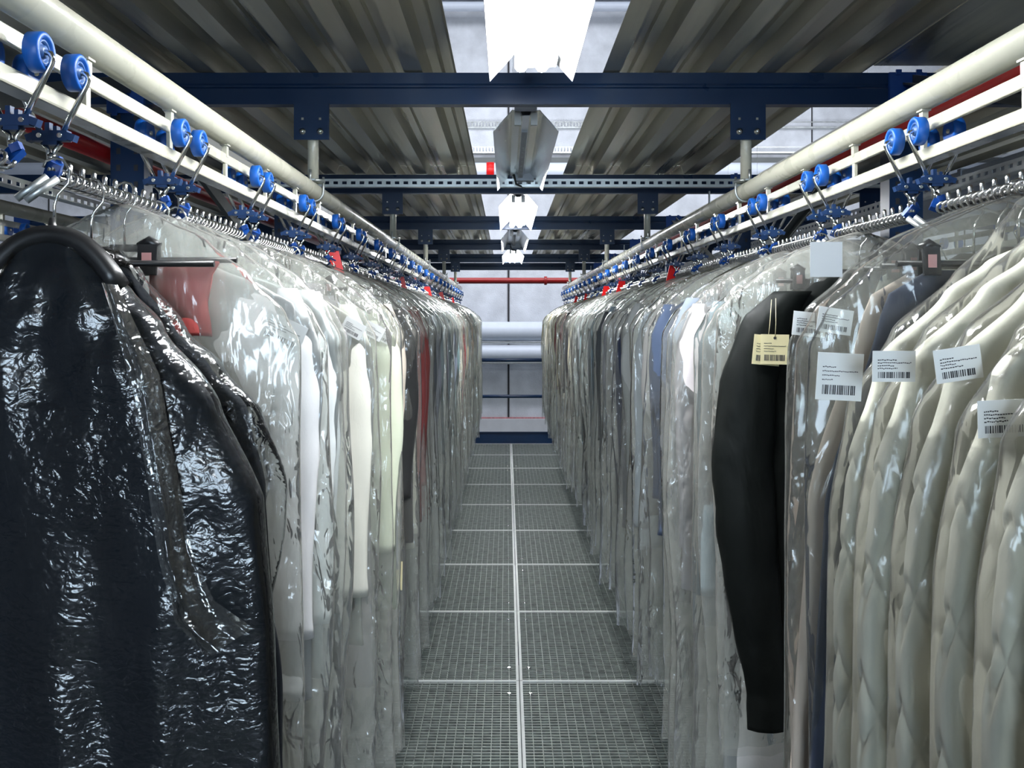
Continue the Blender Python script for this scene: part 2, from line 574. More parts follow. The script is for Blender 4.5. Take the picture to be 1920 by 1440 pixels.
def deck(x0, x1, y0, y1, z, label, i):
    def fn(bm):
        p = deck_profile(x0, x1)
        t = 0.0015
        a = [[bm.verts.new((x, y, zz + dz)) for x, zz in p] for y, dz in ((y0, 0), (y1, 0))]
        b = [[bm.verts.new((x, y, zz + t)) for x, zz in p] for y in (y0, y1)]
        for k in range(len(p) - 1):
            bm.faces.new((a[0][k], a[0][k + 1], a[1][k + 1], a[1][k]))
            bm.faces.new((b[0][k], b[1][k], b[1][k + 1], b[0][k + 1]))
            for q in (0, 1):
                bm.faces.new((a[q][k], b[q][k], b[q][k + 1], a[q][k + 1]))
        bm.faces.new((a[0][0], a[1][0], b[1][0], b[0][0]))
        bm.faces.new((a[0][-1], b[0][-1], b[1][-1], a[1][-1]))
    o = build('deck_sheet', fn, 'galv', None, (0, 0, z))
    tag(o, label, 'corrugated deck', 'corrugated steel deck sheets overhead')


DZ = H + 0.7355
DK = [(-1.075, -0.148, 'left of the lamp gap'), (0.287, 1.07, 'right of the lamp gap'), (-2.19, -1.235, 'over the neighbouring left rail'), (1.29, 2.24, 'over the neighbouring right rail')]
for x0, x1, lab in ((1.085, 1.90, 'right'), (-1.90, -1.09, 'left')):
    for i in range(3):
        tag(build('filler_sheet', lambda bm: [box(bm, ((x0 + x1) / 2, (BEAMS[i] + BEAMS[i + 1]) / 2 - 0.02, 0), (x1 - x0, 1.92, 0.003)), box(bm, (x0 if x0 > 0 else x1, (BEAMS[i] + BEAMS[i + 1]) / 2 - 0.02, 0.012), (0.003, 1.92, 0.024))], 'galv', None, (0, 0, H + 0.75)),
            'flat grey filler sheet over the %s upright line, %s bay from the near end' % (lab, nth(i + 1)), 'deck sheet', 'flat filler sheets')
for i in range(len(BEAMS) - 1):
    for x0, x1, lab in DK:
        if i < 3 and abs(x0) > 1.2:
            x0, x1 = (1.905, 2.24) if x0 > 0 else (-2.19, -1.905)
        deck(x0, x1, BEAMS[i] + 0.002, BEAMS[i + 1] + 0.012, DZ + 0.0022 * (i % 2), 'corrugated galvanised deck sheet %s, %s bay from the near end' % (lab, nth(i + 1)), i)


# ------------------------------------------------------------------ rack beams, uprights, tube hangers
def beam_bm(x0, x1):
    def fn(bm):
        prism(bm, [(-0.02, 0), (0.02, 0), (0.02, 0.094), (-0.02, 0.094), (-0.02, 0.062), (-0.016, 0.057), (-0.016, 0.052), (-0.02, 0.047)], 'x', x0, x1)
    return fn


CX = [-3.45, -1.13, 1.19, 3.52]
SPAN = ['left neighbouring', 'central', 'right neighbouring']
for i, y in enumerate(BEAMS):
    for s in range(3):
        tag(build('rack_beam', beam_bm(CX[s] + 0.05, CX[s + 1] - 0.05), 'blue', None, (0, y, H + 0.638)),
            'dark blue rack beam across the %s aisle, %s from the near end' % (SPAN[s], nth(i + 1)), 'rack beam', 'rack beams under the deck')


def upright_bm(bm):
    z0, z1 = -1.72, 0.735
    prism(bm, [(-0.05, -0.035), (0.05, -0.035), (0.05, 0.035), (0.03, 0.035), (0.03, 0.031), (0.046, 0.031), (0.046, -0.031), (-0.046, -0.031), (-0.046, 0.031), (-0.03, 0.031), (-0.03, 0.035), (-0.05, 0.035)], 'z', z0, z1)


def upright_holes(bm):
    for k in range(47):
        z = -1.65 + k * 0.05
        for x in (-0.026, 0.026):
            box(bm, (x, -0.0355, z), (0.012, 0.002, 0.018), mi=1)


ub = bmesh.new(); upright_bm(ub); upright_holes(ub); u_me = mesh('post_profile', ub, ['blue', 'joint'])
cb = bmesh.new()
box(cb, (0, -0.045, 0.0), (0.11, 0.012, 0.12))
box(cb, (0.052, -0.03, 0.0), (0.008, 0.03, 0.12))
box(cb, (-0.052, -0.03, 0.0), (0.008, 0.03, 0.12))
for x in (-0.03, 0.03):
    for z in (-0.06, 0.06):
        box(cb, (x, -0.053, z), (0.016, 0.006, 0.016))
cn_me = mesh('beam_connector', cb, 'bluebright')
COLN = ['far left', 'left', 'right', 'far right']
for i, y in enumerate(BEAMS):
    for s, x in enumerate(CX):
        root = empty('rack_upright', (x, y + 0.02, H))
        place('post_profile', u_me, root)
        place('beam_connector', cn_me, root, (0, 0, 0.67))
        tag(root, 'dark blue slotted rack upright in the %s line, %s from the near end' % (COLN[s], nth(i + 1)), 'rack upright', 'rack uprights')

# diagonal braces between uprights
for i in range(len(BEAMS) - 1):
    for s, x in ((1, CX[1]), (2, CX[2])):
        up = i % 2 == 0
        a = (x, BEAMS[i] + 0.05, H + (0.15 if up else 0.70))
        b = (x, BEAMS[i + 1] - 0.02, H + (0.70 if up else 0.15))
        d = Vector(b) - Vector(a)
        rot = d.to_track_quat('Y', 'Z').to_matrix()
        tag(build('diagonal_brace', lambda bm: [box(bm, (Vector(a) + Vector(b)) / 2 + Vector((0.015, 0, 0)), (0.006, d.length, 0.05), rot), box(bm, (Vector(a) + Vector(b)) / 2, (0.034, d.length, 0.006), rot)], 'bracedark'),
            'grey diagonal brace between the %s line rack uprights, %s bay from the near end' % (COLN[s], nth(i + 1)), 'brace', 'diagonal rack braces')

# neighbouring cross brace seen at the upper right and left by the columns
for x0, x1, y, lab in ((1.24, 1.62, 2.55, 'right'), (-1.18, -1.5, 2.2, 'left')):
    a, b = Vector((x0 + 0.12 * (1 if x0 > 0 else -1), y, H + 0.60)), Vector((x1, y - 0.35, H + 1.15))
    d = b - a
    rot = d.to_track_quat('Y', 'Z').to_matrix()
    tag(build('roof_brace', lambda bm: box(bm, (a + b) / 2, (0.05, d.length, 0.02), rot), 'cable'), 'dark sloping brace rising past the deck edge at the upper %s' % lab, 'brace')


def th_plate(bm):
    box(bm, (0, 0, 0.585), (0.104, 0.008, 0.108))


def th_bolts(bm):
    for x in (-0.026, 0.026):
        lathe(bm, [(-0.010, 0.002), (-0.009, 0.006), (-0.004, 0.0065), (-0.003, 0.010), (0.0, 0.010)], (x, -0.004, 0.555), 'y', 10)
        box(bm, (x, -0.005, 0.592), (0.007, 0.003, 0.007))


def th_post(bm):
    tube(bm, [(0, 0.022, 0.64), (0, 0.022, 0.405)], 0.0165, 16)


def th_clamp(bm):
    tube(bm, [(0, 0.022, 0.414), (0, 0.022, 0.407)], 0.036, 14)
    box(bm, (0.0, -0.012, 0.409), (0.03, 0.04, 0.005))
    tube(bm, [(0.0, -0.02, 0.44), (0.0, -0.02, 0.405)], 0.0035, 8)


def th_ubolt(bm):
    pts = [(-0.029, 0.03, 0.425)] + [(0.029 * math.cos(t), 0.03 - 0.05 * 0.0, 0.381 + 0.029 * math.sin(t)) for t in [PI + k * PI / 10 for k in range(11)]] + [(0.029, 0.03, 0.425)]
    tube(bm, pts, 0.0035, 8)


TH = {}
for nm, fn, m in (('mounting_plate', th_plate, 'blue'), ('hex_bolts', th_bolts, 'chrome'), ('drop_post', th_post, 'cream'), ('clamp_washer', th_clamp, 'galv2'), ('u_bolt', th_ubolt, 'galv2')):
    b = bmesh.new(); fn(b); TH[nm] = mesh(nm, b, m)
RAILX = [(-2.95, 'outer left'), (-1.72, 'neighbouring left'), (XL, 'left'), (XR, 'right'), (1.84, 'neighbouring right'), (3.05, 'outer right')]
for i, y in enumerate(BEAMS[1:-1]):
    for x, lab in RAILX[1:5]:
        root = empty('tube_hanger', (x, y - 0.028, H))
        for nm, me in TH.items():
            place(nm, me, root)
        tag(root, 'blue plate and drop post holding the %s rail tube, %s from the near end' % (lab, nth(i + 1)), 'pipe hanger', 'drop posts of the rail tubes')

# ------------------------------------------------------------------ rails
for x, lab in RAILX:
    y0, y1 = -3.0, RAIL_END
    root = empty('conveyor_rail', (x, y0, H))
    L_ = y1 - y0
    build('support_tube', lambda bm: tube(bm, [(0, 0, 0.381), (0, L_, 0.381)], 0.0245, 24), 'cream', root)
    build('upper_track', lambda bm: box(bm, (0, L_ / 2, 0.3285), (0.008, L_, 0.021)), 'cream', root, bevel=0.002)
    build('lower_track', lambda bm: box(bm, (0, L_ / 2, 0.2765), (0.030, L_, 0.022)), 'cream', root, bevel=0.003)
    k = 0
    y = 0.11
    while y < L_:
        if y > 3.3 or abs(x) < 1:
            o = build('track_bracket', lambda bm: [box(bm, (0, y, 0.347), (0.010, 0.014, 0.03)), box(bm, (0.0, y, 0.30), (0.006, 0.014, 0.045)), box(bm, (0, y, 0.358), (0.016, 0.022, 0.006))], 'cream', root)
        y += 0.323
    tag(root, 'cream enamelled %s conveyor rail, a round tube over two flat tracks' % lab, 'conveyor rail')

# ------------------------------------------------------------------ trolleys carrying the spiral bars
# one carrier = two trolleys + bar; local x points to the aisle, y along the rail, origin at rail height H
BAR_Z = 0.185


def wheel_bm(bm):
    lathe(bm, [(-0.009, 0.016), (-0.010, 0.0205), (-0.008, 0.0235), (0.008, 0.0235), (0.010, 0.0215), (0.009, 0.0165), (0.004, 0.0155), (0.004, 0.006)], (0, 0, 0), 'x', 32)


def hub_bm(bm):
    lathe(bm, [(0.002, 0.0155), (0.007, 0.0145), (0.007, 0.012), (0.004, 0.0115), (0.004, 0.0085), (0.008, 0.0075), (0.008, 0.0035)], (0, 0, 0), 'x', 24)


def rod_bm(s):
    def fn(bm):
        x0 = s * 0.030
        pts = [(x0 - s * 0.012, 0, 0.3125), (x0 + s * 0.008, 0, 0.3125), (x0 + s * 0.014, 0, 0.3105), (x0 + s * 0.0165, 0, 0.305), (x0 + s * 0.0145, 0, 0.298), (s * 0.014, 0, 0.236)]
        tube(bm, pts, 0.0036, 10)
    return fn


def block_bm(bm):
    box(bm, (0, 0, 0.232), (0.044, 0.014, 0.013))
    box(bm, (0.0255, 0, 0.2305), (0.011, 0.013, 0.009), Matrix.Rotation(0.35, 3, 'Y'))
    box(bm, (-0.0255, 0, 0.2305), (0.011, 0.013, 0.009), Matrix.Rotation(-0.35, 3, 'Y'))
    box(bm, (-0.004, 0, 0.243), (0.006, 0.010, 0.012))
    box(bm, (0.006, 0, 0.241), (0.005, 0.010, 0.007))
    box(bm, (0, 0, 0.2235), (0.018, 0.012, 0.006))


def screws_bm(bm):
    for x in (-0.013, 0.013):
        lathe(bm, [(-0.0015, 0.003), (0, 0.0035), (0.001, 0.0035)], (x, -0.0075, 0.232), 'y', 10)
        lathe(bm, [(-0.001, 0.0035), (0, 0.0035), (0.0015, 0.003)], (x, 0.0075, 0.232), 'y', 10)


def neck_bm(bm):
    tube(bm, [(0.012, 0, 0.224), (0.004, 0, 0.214), (0.002, 0, 0.188)], 0.0035, 8)
    tube(bm, [(-0.012, 0, 0.224), (-0.004, 0, 0.214), (-0.002, 0, 0.188)], 0.0035, 8)
    lathe(bm, [(-0.006, 0.003), (-0.003, 0.006), (0.003, 0.006), (0.006, 0.003)], (0, 0, 0.205), 'z', 12)


def clip2_bm(sgn):
    def fn(bm):
        r = Matrix.Rotation(sgn * 0.55, 3, 'X') @ Matrix.Rotation(0.5, 3, 'Y')
        box(bm, (0.0, 0.004 * sgn, 0.190), (0.018, 0.010, 0.026), r)
        box(bm, (0.006, 0.004 * sgn, 0.200), (0.012, 0.010, 0.010), Matrix.Rotation(-0.4, 3, 'Y'))
    return fn


BL = 0.390                   # distance between the two trolleys


def bar_bm(bm):
    y0, y1 = 0.012, BL - 0.012
    tube(bm, [(0, y0, BAR_Z - 0.004), (0, y1, BAR_Z - 0.004)], 0.0042, 8)
    pts = []
    turns = int((y1 - y0) / 0.0195)
    for k in range(turns * 9 + 1):
        t = 2 * PI * k / 9
        pts.append((0.0085 * math.cos(t), y0 + (y1 - y0) * k / (turns * 9), BAR_Z - 0.002 + 0.0085 * math.sin(t)))
    tube(bm, pts, 0.0027, 6)


def comb_bm(bm):
    box(bm, (-0.008, BL / 2, BAR_Z - 0.011), (0.006, BL - 0.02, 0.006))
    y = 0.03
    while y < BL - 0.02:
        tube(bm, [(-0.008, y, BAR_Z - 0.012), (-0.008, y, BAR_Z + 0.020), (-0.008, y, BAR_Z + 0.024)], 0.004, 8, radii=[0.004, 0.004, 0.002])
        y += 0.037


def lock_bm(bm):
    tube(bm, [(0.0, -0.012, BAR_Z - 0.006), (-0.03, -0.03, BAR_Z - 0.036)], 0.005, 10)
    tube(bm, [(0.012, -0.010, BAR_Z - 0.008), (-0.018, -0.030, BAR_Z - 0.038)], 0.005, 10)


P = {}
for nm, fn, m in (('wheel', wheel_bm, 'wheel'), ('wheel_hub', hub_bm, 'wheelhub'), ('axle_rod', rod_bm(1), 'chrome'), ('axle_rod_far', rod_bm(-1), 'chrome'),
                  ('clamp_block', block_bm, 'block'), ('clamp_screws', screws_bm, 'chrome'), ('swivel_neck', neck_bm, 'chrome'),
                  ('bar_clip', clip2_bm(1), 'wheelblue' if 'wheelblue' in M else 'bluebright'), ('bar_clip_end', clip2_bm(-1), 'bluebright'),
                  ('spiral_bar', bar_bm, 'zinc'), ('peg_comb', comb_bm, 'zinc'), ('latch_rods', lock_bm, 'galv2')):
    b = bmesh.new(); fn(b); P[nm] = mesh(nm, b, m)


def carrier(x, y0, side, label, group, detail=True):
    """side +1: aisle lies towards +x"""
    root = empty('trolley_bar', (x, y0, H), 0)
    s = side
    for q, yy in enumerate((0.0, BL)):
        for t in (1, -1):
            w = place('wheel', P['wheel'], root, (t * 0.030, yy, 0.3125), (0, 0, 0 if t > 0 else PI))
            if detail:
                place('wheel_hub', P['wheel_hub'], w)
            place('axle_rod', P['axle_rod'] if t > 0 else P['axle_rod_far'], root, (0, yy, 0))
        c = place('clamp_block', P['clamp_block'], root, (0, yy, 0))
        if detail:
            place('clamp_screws', P['clamp_screws'], c)
        place('swivel_neck', P['swivel_neck'], root, (0, yy, 0))
        place('bar_clip', P['bar_clip'] if q == 0 else P['bar_clip_end'], root, (0, yy, 0))
    place('spiral_bar', P['spiral_bar'], root)
    place('peg_comb', P['peg_comb'], root, scale=(s, 1, 1))
    place('latch_rods', P['latch_rods'], root, scale=(s, 1, 1))
    tag(root, label, 'conveyor trolley', group)
    return root


PER = 0.485
for k in range(-1, 22):
    carrier(XL, 1.21 + PER * k, 1, 'blue-wheeled trolley bar on the left rail, %s from the near end' % nth(k + 2), 'trolley bars on the left rail', k < 14)
    carrier(XR, 1.195 + PER * k, -1, 'blue-wheeled trolley bar on the right rail, %s from the near end' % nth(k + 2), 'trolley bars on the right rail', k < 14)
for k in range(0, 7):
    carrier(-1.72, 1.4 + PER * 2 * k, -1, 'blue-wheeled trolley bar on the neighbouring left rail, %s from the near end' % nth(k + 1), 'trolley bars on the neighbouring left rail', False)
    carrier(1.84, 2.0 + PER * 2 * k, 1, 'blue-wheeled trolley bar on the neighbouring right rail, %s from the near end' % nth(k + 1), 'trolley bars on the neighbouring right rail', False)

# ------------------------------------------------------------------ red sprinkler pipes
def rpipe(x, z, r, label):
    root = empty('sprinkler_pipe', (x, -3, H + z))
    build('pipe_run', lambda bm: tube(bm, [(0, 0, 0), (0, 16.6, 0)], r, 16), 'red', root)
    for y in (4.2, 7.4, 10.8, 14):
        build('coupling', lambda bm: tube(bm, [(0, y - 0.04, 0), (0, y + 0.04, 0)], r * 1.3, 16), 'red', root)
        build('pipe_strap', lambda bm: [box(bm, (0, y + 0.3, 0.06), (0.006, 0.02, 0.16))], 'galv2', root)
    tag(root, label, 'sprinkler pipe')


rpipe(-1.215, 0.50, 0.026, 'dark red sprinkler pipe running behind the left uprights')
rpipe(1.00, 0.49, 0.022, 'dark red sprinkler pipe running in front of the right uprights')
root = empty('sprinkler_pipe', (0.06, 14.2, H + 0.57))
build('pipe_run', lambda bm: tube(bm, [(-9.04, 0, 0), (8.92, 0, 0)], 0.045, 18), 'red', root)
for x in (-1.6, 0.52, 2.4):
    build('coupling', lambda bm: tube(bm, [(x - 0.02, 0, 0), (x + 0.02, 0, 0)], 0.065, 18), 'red', root)
tag(root, 'dark red sprinkler main crossing behind the last rack beam', 'sprinkler pipe')

# ------------------------------------------------------------------ perforated strut across the aisle
def strut_bm(bm):
    x0, x1 = -1.9, 2.0
    hz = 0.018
    box(bm, ((x0 + x1) / 2, 0, hz - 0.0055), (x1 - x0, 0.003, 0.011))
    box(bm, ((x0 + x1) / 2, 0, -hz + 0.0055), (x1 - x0, 0.003, 0.011))
    x = x0
    while x < x1:
        box(bm, (x + 0.010, 0, 0), (0.020, 0.003, 0.016))
        x += 0.042
    box(bm, ((x0 + x1) / 2, 0.02, -hz), (x1 - x0, 0.04, 0.003))
    box(bm, ((x0 + x1) / 2, 0.02, hz), (x1 - x0, 0.04, 0.003))


tag(build('perforated_strut', strut_bm, 'galv2', None, (0, 4.56, H + 0.652)), 'slotted galvanised strut crossing the aisle in front of the second lamp end', 'strut')


def ystrut(x, z, label):
    def fn(bm):
        for yy in (0.0,):
            box(bm, (0, 5.5, 0.012), (0.003, 13, 0.012))
            box(bm, (0, 5.5, -0.012), (0.003, 13, 0.012))
            y = -1.0
            while y < 12:
                box(bm, (0, y, 0), (0.003, 0.025, 0.014))
                y += 0.05
            box(bm, (0.02, 5.5, -0.018), (0.04, 13, 0.003))
    tag(build('perforated_strut', fn, 'galv2', None, (x, 0, H + z)), label, 'strut')


ystrut(1.55, 0.47, 'slotted galvanised strut running lengthwise beyond the right rail')
ystrut(-1.45, 0.40, 'slotted galvanised strut running lengthwise beyond the left rail')


def air_duct(bm):
    prism(bm, [(-0.095, -0.085), (0.095, -0.085), (0.095, 0.085), (-0.095, 0.085)], 'y', -2, 4.6)
    for y in (0.8, 2.4, 4.0):
        box(bm, (0, y, 0), (0.20, 0.03, 0.19))


tag(build('air_duct', air_duct, 'duct', None, (2.0, 0, H + 0.535)), 'pale blue square duct running lengthwise beyond the right rail', 'duct')


# ------------------------------------------------------------------ strip lights
def reflector_poly():
    # underside profile (x, z), z above the lower lip
    return [(-0.108, 0.0), (-0.052, 0.062), (-0.046, 0.070), (-0.02, 0.066), (-0.012, 0.052), (0.012, 0.052), (0.02, 0.066), (0.046, 0.070), (0.052, 0.062), (0.108, 0.0)]


def refl_bm(bm):
    p = reflector_poly()
    t = 0.002
    L_ = 1.45
    for (y0, y1) in ((0.0, L_),):
        a = [[bm.verts.new((x, y, z)) for x, z in p] for y in (y0, y1)]
        b = [[bm.verts.new((x * 1.01, y, z + t)) for x, z in p] for y in (y0, y1)]
        for k in range(len(p) - 1):
            bm.faces.new((a[0][k], a[0][k + 1], a[1][k + 1], a[1][k]))
            bm.faces.new((b[0][k], b[1][k], b[1][k + 1], b[0][k + 1]))
            for q in (0, 1):
                bm.faces.new((a[q][k], b[q][k], b[q][k + 1], a[q][k + 1]))
        bm.faces.new((a[0][0], a[1][0], b[1][0], b[0][0]))
        bm.faces.new((a[0][-1], b[0][-1], b[1][-1], a[1][-1]))


def body_bm(bm):
    box(bm, (0, 0.725, 0.095), (0.075, 1.40, 0.045))
    box(bm, (0.02, 1.40, 0.06), (0.09, 0.09, 0.05))


def loop_bm(bm):
    for y in (0.10, 1.35):
        tube(bm, [(-0.035, y, 0.11), (-0.035, y, 0.165), (-0.025, y, 0.18), (0.025, y, 0.18), (0.035, y, 0.165), (0.035, y, 0.11)], 0.003, 6)
        tube(bm, [(0, y, 0.18), (0, y, 5.57)], 0.0012, 5)


def tubes_bm(x):
    return lambda bm: tube(bm, [(x, 0.03, 0.034), (x, 1.42, 0.034)], 0.017, 10)


def sockets_bm(bm):
    box(bm, (0, 0, 0.045), (0.022, 0.016, 0.042))


def spine_bm(bm):
    box(bm, (0, 0.8, 0.049), (0.020, 1.1, 0.006))
    for k in range(9):
        box(bm, (0, 0.35 + k * 0.11, 0.0455), (0.005, 0.035, 0.002))


def lead_bm(bm):
    tube(bm, [(-0.03, 1.28, 0.05), (-0.02, 1.36, 0.02), (0.02, 1.44, 0.012), (0.03, 1.44, 0.045)], 0.005, 8)


LP = {}
for nm, fn, m in (('reflector_lit', refl_bm, 'reflw'), ('reflector', refl_bm, 'refl'), ('lamp_housing', body_bm, 'lampbody'), ('hanging_loop', loop_bm, 'chrome'),
                  ('tube_a', tubes_bm(-0.027), 'tube'), ('tube_b', tubes_bm(0.027), 'tube'), ('tube_socket', sockets_bm, 'card'), ('slotted_spine', spine_bm, 'lampbody'), ('mains_lead', lead_bm, 'cable')):
    b = bmesh.new(); fn(b); LP[nm] = mesh(nm, b, m)


def strip_light(x, y, lit, label, z=0.620):
    root = empty('strip_light', (x, y, H + z))
    place('reflector', LP['reflector_lit' if lit else 'reflector'], root)
    place('lamp_housing', LP['lamp_housing'], root)
    place('hanging_loop', LP['hanging_loop'], root)
    if lit:
        place('fluorescent_tube', LP['tube_a'], root)
        place('fluorescent_tube', LP['tube_b'], root)
    else:
        place('slotted_spine', LP['slotted_spine'], root)
        place('mains_lead', LP['mains_lead'], root)
    for sx in (-0.027, 0.027):
        for sy in (0.018, 1.432):
            place('tube_socket', LP['tube_socket'], root, (sx, sy, 0))
    tag(root, label, 'strip light', 'strip lights')


LY = [(-3.15, True), (-1.15, False), (1.04, True), (3.15, False), (5.25, True), (7.38, False), (9.40, True)]
NM = ['behind the viewer', 'overhead behind the viewer', 'nearest over the aisle', 'just past the nearest blue beam', 'between the slotted strut and third beam', 'above the far part of the aisle', 'farthest along the aisle']
for (y, lit), nm in zip(LY, NM):
    strip_light(AC, y, lit, ('lit twin-tube strip light %s' if lit else 'unlit silver strip light reflector %s') % nm)
for x, nm in ((-2.33, 'left'), (2.50, 'right')):
    for i, (y, lit) in enumerate(LY[2:]):
        if lit and not (x < 0 and i == 2):
            strip_light(x, y, True, 'lit twin-tube strip light over the %s neighbouring aisle, %s from the near end' % (nm, nth(i // 2 + 1)), 0.60 if x < 0 else 0.62)

# ------------------------------------------------------------------ garments
def interp(prof, z):
    for (z0, *a), (z1, *b) in zip(prof, prof[1:]):
        if z0 >= z >= z1:
            t = (z0 - z) / (z0 - z1) if z0 != z1 else 0
            t = t * t * (3 - 2 * t) * 0.5 + t * 0.5
            return [u + (v - u) * t for u, v in zip(a, b)]
    return list(prof[-1][1:])


def shell(prof, na, nz, fold=0.02, kfold=26.0, seed=0, crump=0.0, quilt=0.0, capb=False, hemvar=0.0, px=0.75, py=0.6, foldtop=-0.2, wvar=0.0, wfreq=3.0):
    """closed lofted skin hanging from the origin. prof: (z, halfwidth, thickness, xcentre)"""
    z0, z1 = prof[0][0], prof[-1][0]
    bm = bmesh.new()
    rings = []
    sv = Vector((seed * 7.31, seed * 3.17, seed * 1.93))
    for j in range(nz + 1):
        u = j / nz
        z = z0 + (z1 - z0) * u
        w, t, xc = interp(prof, z)
        fz = max(0.0, min(1.0, (foldtop - z) / 0.7))
        ring = []
        if wvar:
            w += wvar * (noise.noise(Vector((0.5, z * wfreq, 3.1)) + sv)) * min(1, fz * 3 + 0.2)
        for k in range(na):
            a = 2 * PI * k / na
            c, s = math.cos(a), math.sin(a)
            cx = math.copysign(abs(c) ** px, c)
            sy = math.copysign(abs(s) ** py, s)
            x = xc + w * cx
            y = t * sy
            A = fold * (0.12 + fz)
            ph = noise.noise(Vector((x * 3, 0, z * 1.2)) + sv)
            y += A * math.sin(kfold * x + 5 * ph + seed) * (0.4 + 0.6 * abs(ph * 2)) * (1 if s >= 0 else 0.85)
            if crump:
                p = Vector((x * 16, y * 16, z * 9)) + sv
                n1 = noise.noise(p) + 0.5 * noise.noise(p * 2.1)
                n1 *= 1.9 if z > -0.3 else 0.8
                y += crump * n1 * (1 if s > 0 else -1)
                x += crump * 0.5 * noise.noise(p + Vector((9, 4, 2))) * abs(c)
            zz = z
            if hemvar and u > 0.9:
                zz += hemvar * noise.noise(Vector((x * 6, y * 8, 1)) + sv) * (u - 0.9) * 10
            ring.append((x, y, zz))
        if quilt:
            al = [0.0]
            for k in range(na):
                p, q = ring[k], ring[(k + 1) % na]
                al.append(al[-1] + math.hypot(q[0] - p[0], q[1] - p[1]))
            g = max(0.0, min(1.0, (-0.30 - z) / 0.06))
            nr = []
            for k in range(na):
                p, q, r_ = ring[k - 1], ring[(k + 1) % na], ring[k]
                tx, ty = q[0] - p[0], q[1] - p[1]
                L_ = math.hypot(tx, ty) or 1
                d = al[k] if k <= na // 2 else al[na] - al[k]
                qa = abs(math.sin((d / 0.080 + z / 0.165) * PI))
                qb = abs(math.sin((d / 0.080 - z / 0.165) * PI))
                hgt = quilt * g * (min(1, qa * 2.2) ** 0.6 * min(1, qb * 2.2) ** 0.6 - 0.4)
                nr.append((r_[0] + ty / L_ * hgt, r_[1] - tx / L_ * hgt, r_[2]))
            ring = nr
        rings.append(ring)
    loft(bm, rings, True, capb)
    return bm


def sleeve_bm(L_=0.62, r0=0.062, r1=0.046, x0=0.215, x1=0.238, zt=-0.19, seed=0, ytilt=-0.01):
    bm = bmesh.new()
    rings = []
    nz, na = 30, 18
    for j in range(nz + 1):
        u = j / nz
        rr = r0 + (r1 - r0) * u
        rr *= min(1, 0.35 + 5 * u)
        cx = x0 + (x1 - x0) * min(1, u * 2.2) + 0.008 * math.sin(u * 5 + seed)
        cy = ytilt * u + 0.008 * math.sin(u * 4 + seed * 2)
        z = zt - u * L_ + (0.03 * (1 - min(1, 5 * u)))
        rg = []
        for k in range(na):
            a = 2 * PI * k / na
            f = 1 + 0.12 * noise.noise(Vector((math.cos(a) * 1.5, math.sin(a) * 1.5, z * 14 + seed)))
            rg.append((cx + rr * 0.80 * f * math.cos(a), cy + rr * 0.40 * f * math.sin(a), z))
        rings.append(rg)
    loft(bm, rings, True, True)
    return bm


BODY = [(-0.095, 0.035, 0.014, 0), (-0.12, 0.09, 0.018, 0), (-0.16, 0.175, 0.020, 0), (-0.20, 0.235, 0.022, 0), (-0.32, 0.262, 0.020, 0), (-0.6, 0.262, 0.018, 0), (-1.0, 0.265, 0.018, 0)]
BAG = [(-0.012, 0.012, 0.008, 0), (-0.03, 0.060, 0.014, 0), (-0.065, 0.135, 0.020, 0), (-0.12, 0.205, 0.024, 0), (-0.175, 0.262, 0.026, 0), (-0.225, 0.286, 0.026, 0), (-0.5, 0.292, 0.024, 0), (-1.0, 0.290, 0.022, 0), (-1.36, 0.292, 0.022, 0)]
TROUSER = [(-0.105, 0.10, 0.008, 0), (-0.14, 0.15, 0.012, 0), (-0.4, 0.215, 0.018, 0), (-0.8, 0.235, 0.018, 0), (-1.25, 0.24, 0.018, 0)]
QB = [(-0.085, 0.03, 0.014, 0), (-0.11, 0.08, 0.018, 0), (-0.15, 0.135, 0.020, 0), (-0.24, 0.225, 0.024, 0), (-0.38, 0.260, 0.030, 0), (-0.55, 0.277, 0.032, 0), (-1.42, 0.284, 0.032, 0)]

MB = {}
for i in range(5):
    MB['body%d' % i] = mesh('garment_body', shell(BODY, 48, 44, 0.010, 22 + 5 * i, i + 1, 0.004, capb=True, hemvar=0.05, foldtop=-0.2, wvar=0.02), 'cloth')
    MB['bag%d' % i] = mesh('plastic_cover', shell(BAG, 80, 72, 0.006, 50 + 12 * i, i + 11, 0.005, hemvar=0.10, foldtop=-0.1, wvar=0.03, wfreq=2.2), 'filmfar')
    MB['bagn%d' % i] = mesh('plastic_cover', shell(BAG, 130, 150, 0.0055, 60 + 14 * i, i + 31, 0.004, hemvar=0.08, foldtop=-0.1, wvar=0.02, wfreq=2.2), 'film')
for i in range(3):
    MB['bagc%d' % i] = mesh('plastic_cover', shell([(z, w, t * 0.8, xc) for z, w, t, xc in BAG], 110, 130, 0.004, 30 + 9 * i, i + 91, 0.003, hemvar=0.06, foldtop=-0.1, wvar=0.015, wfreq=2.2), 'filmquilt')
    MB['trouser%d' % i] = mesh('garment_body', shell(TROUSER, 44, 40, 0.008, 16 + 5 * i, i + 51, 0.002, capb=True), 'cloth')
    MB['sleeve%d' % i] = mesh('sleeve', sleeve_bm(0.60 + 0.05 * i, seed=i), 'cloth')
    MB['quilt%d' % i] = mesh('garment_body', shell(QB, 300, 320, 0.001, 12, i + 61, 0.0, quilt=0.0065, capb=True, px=0.6, py=0.5), 'quilt')
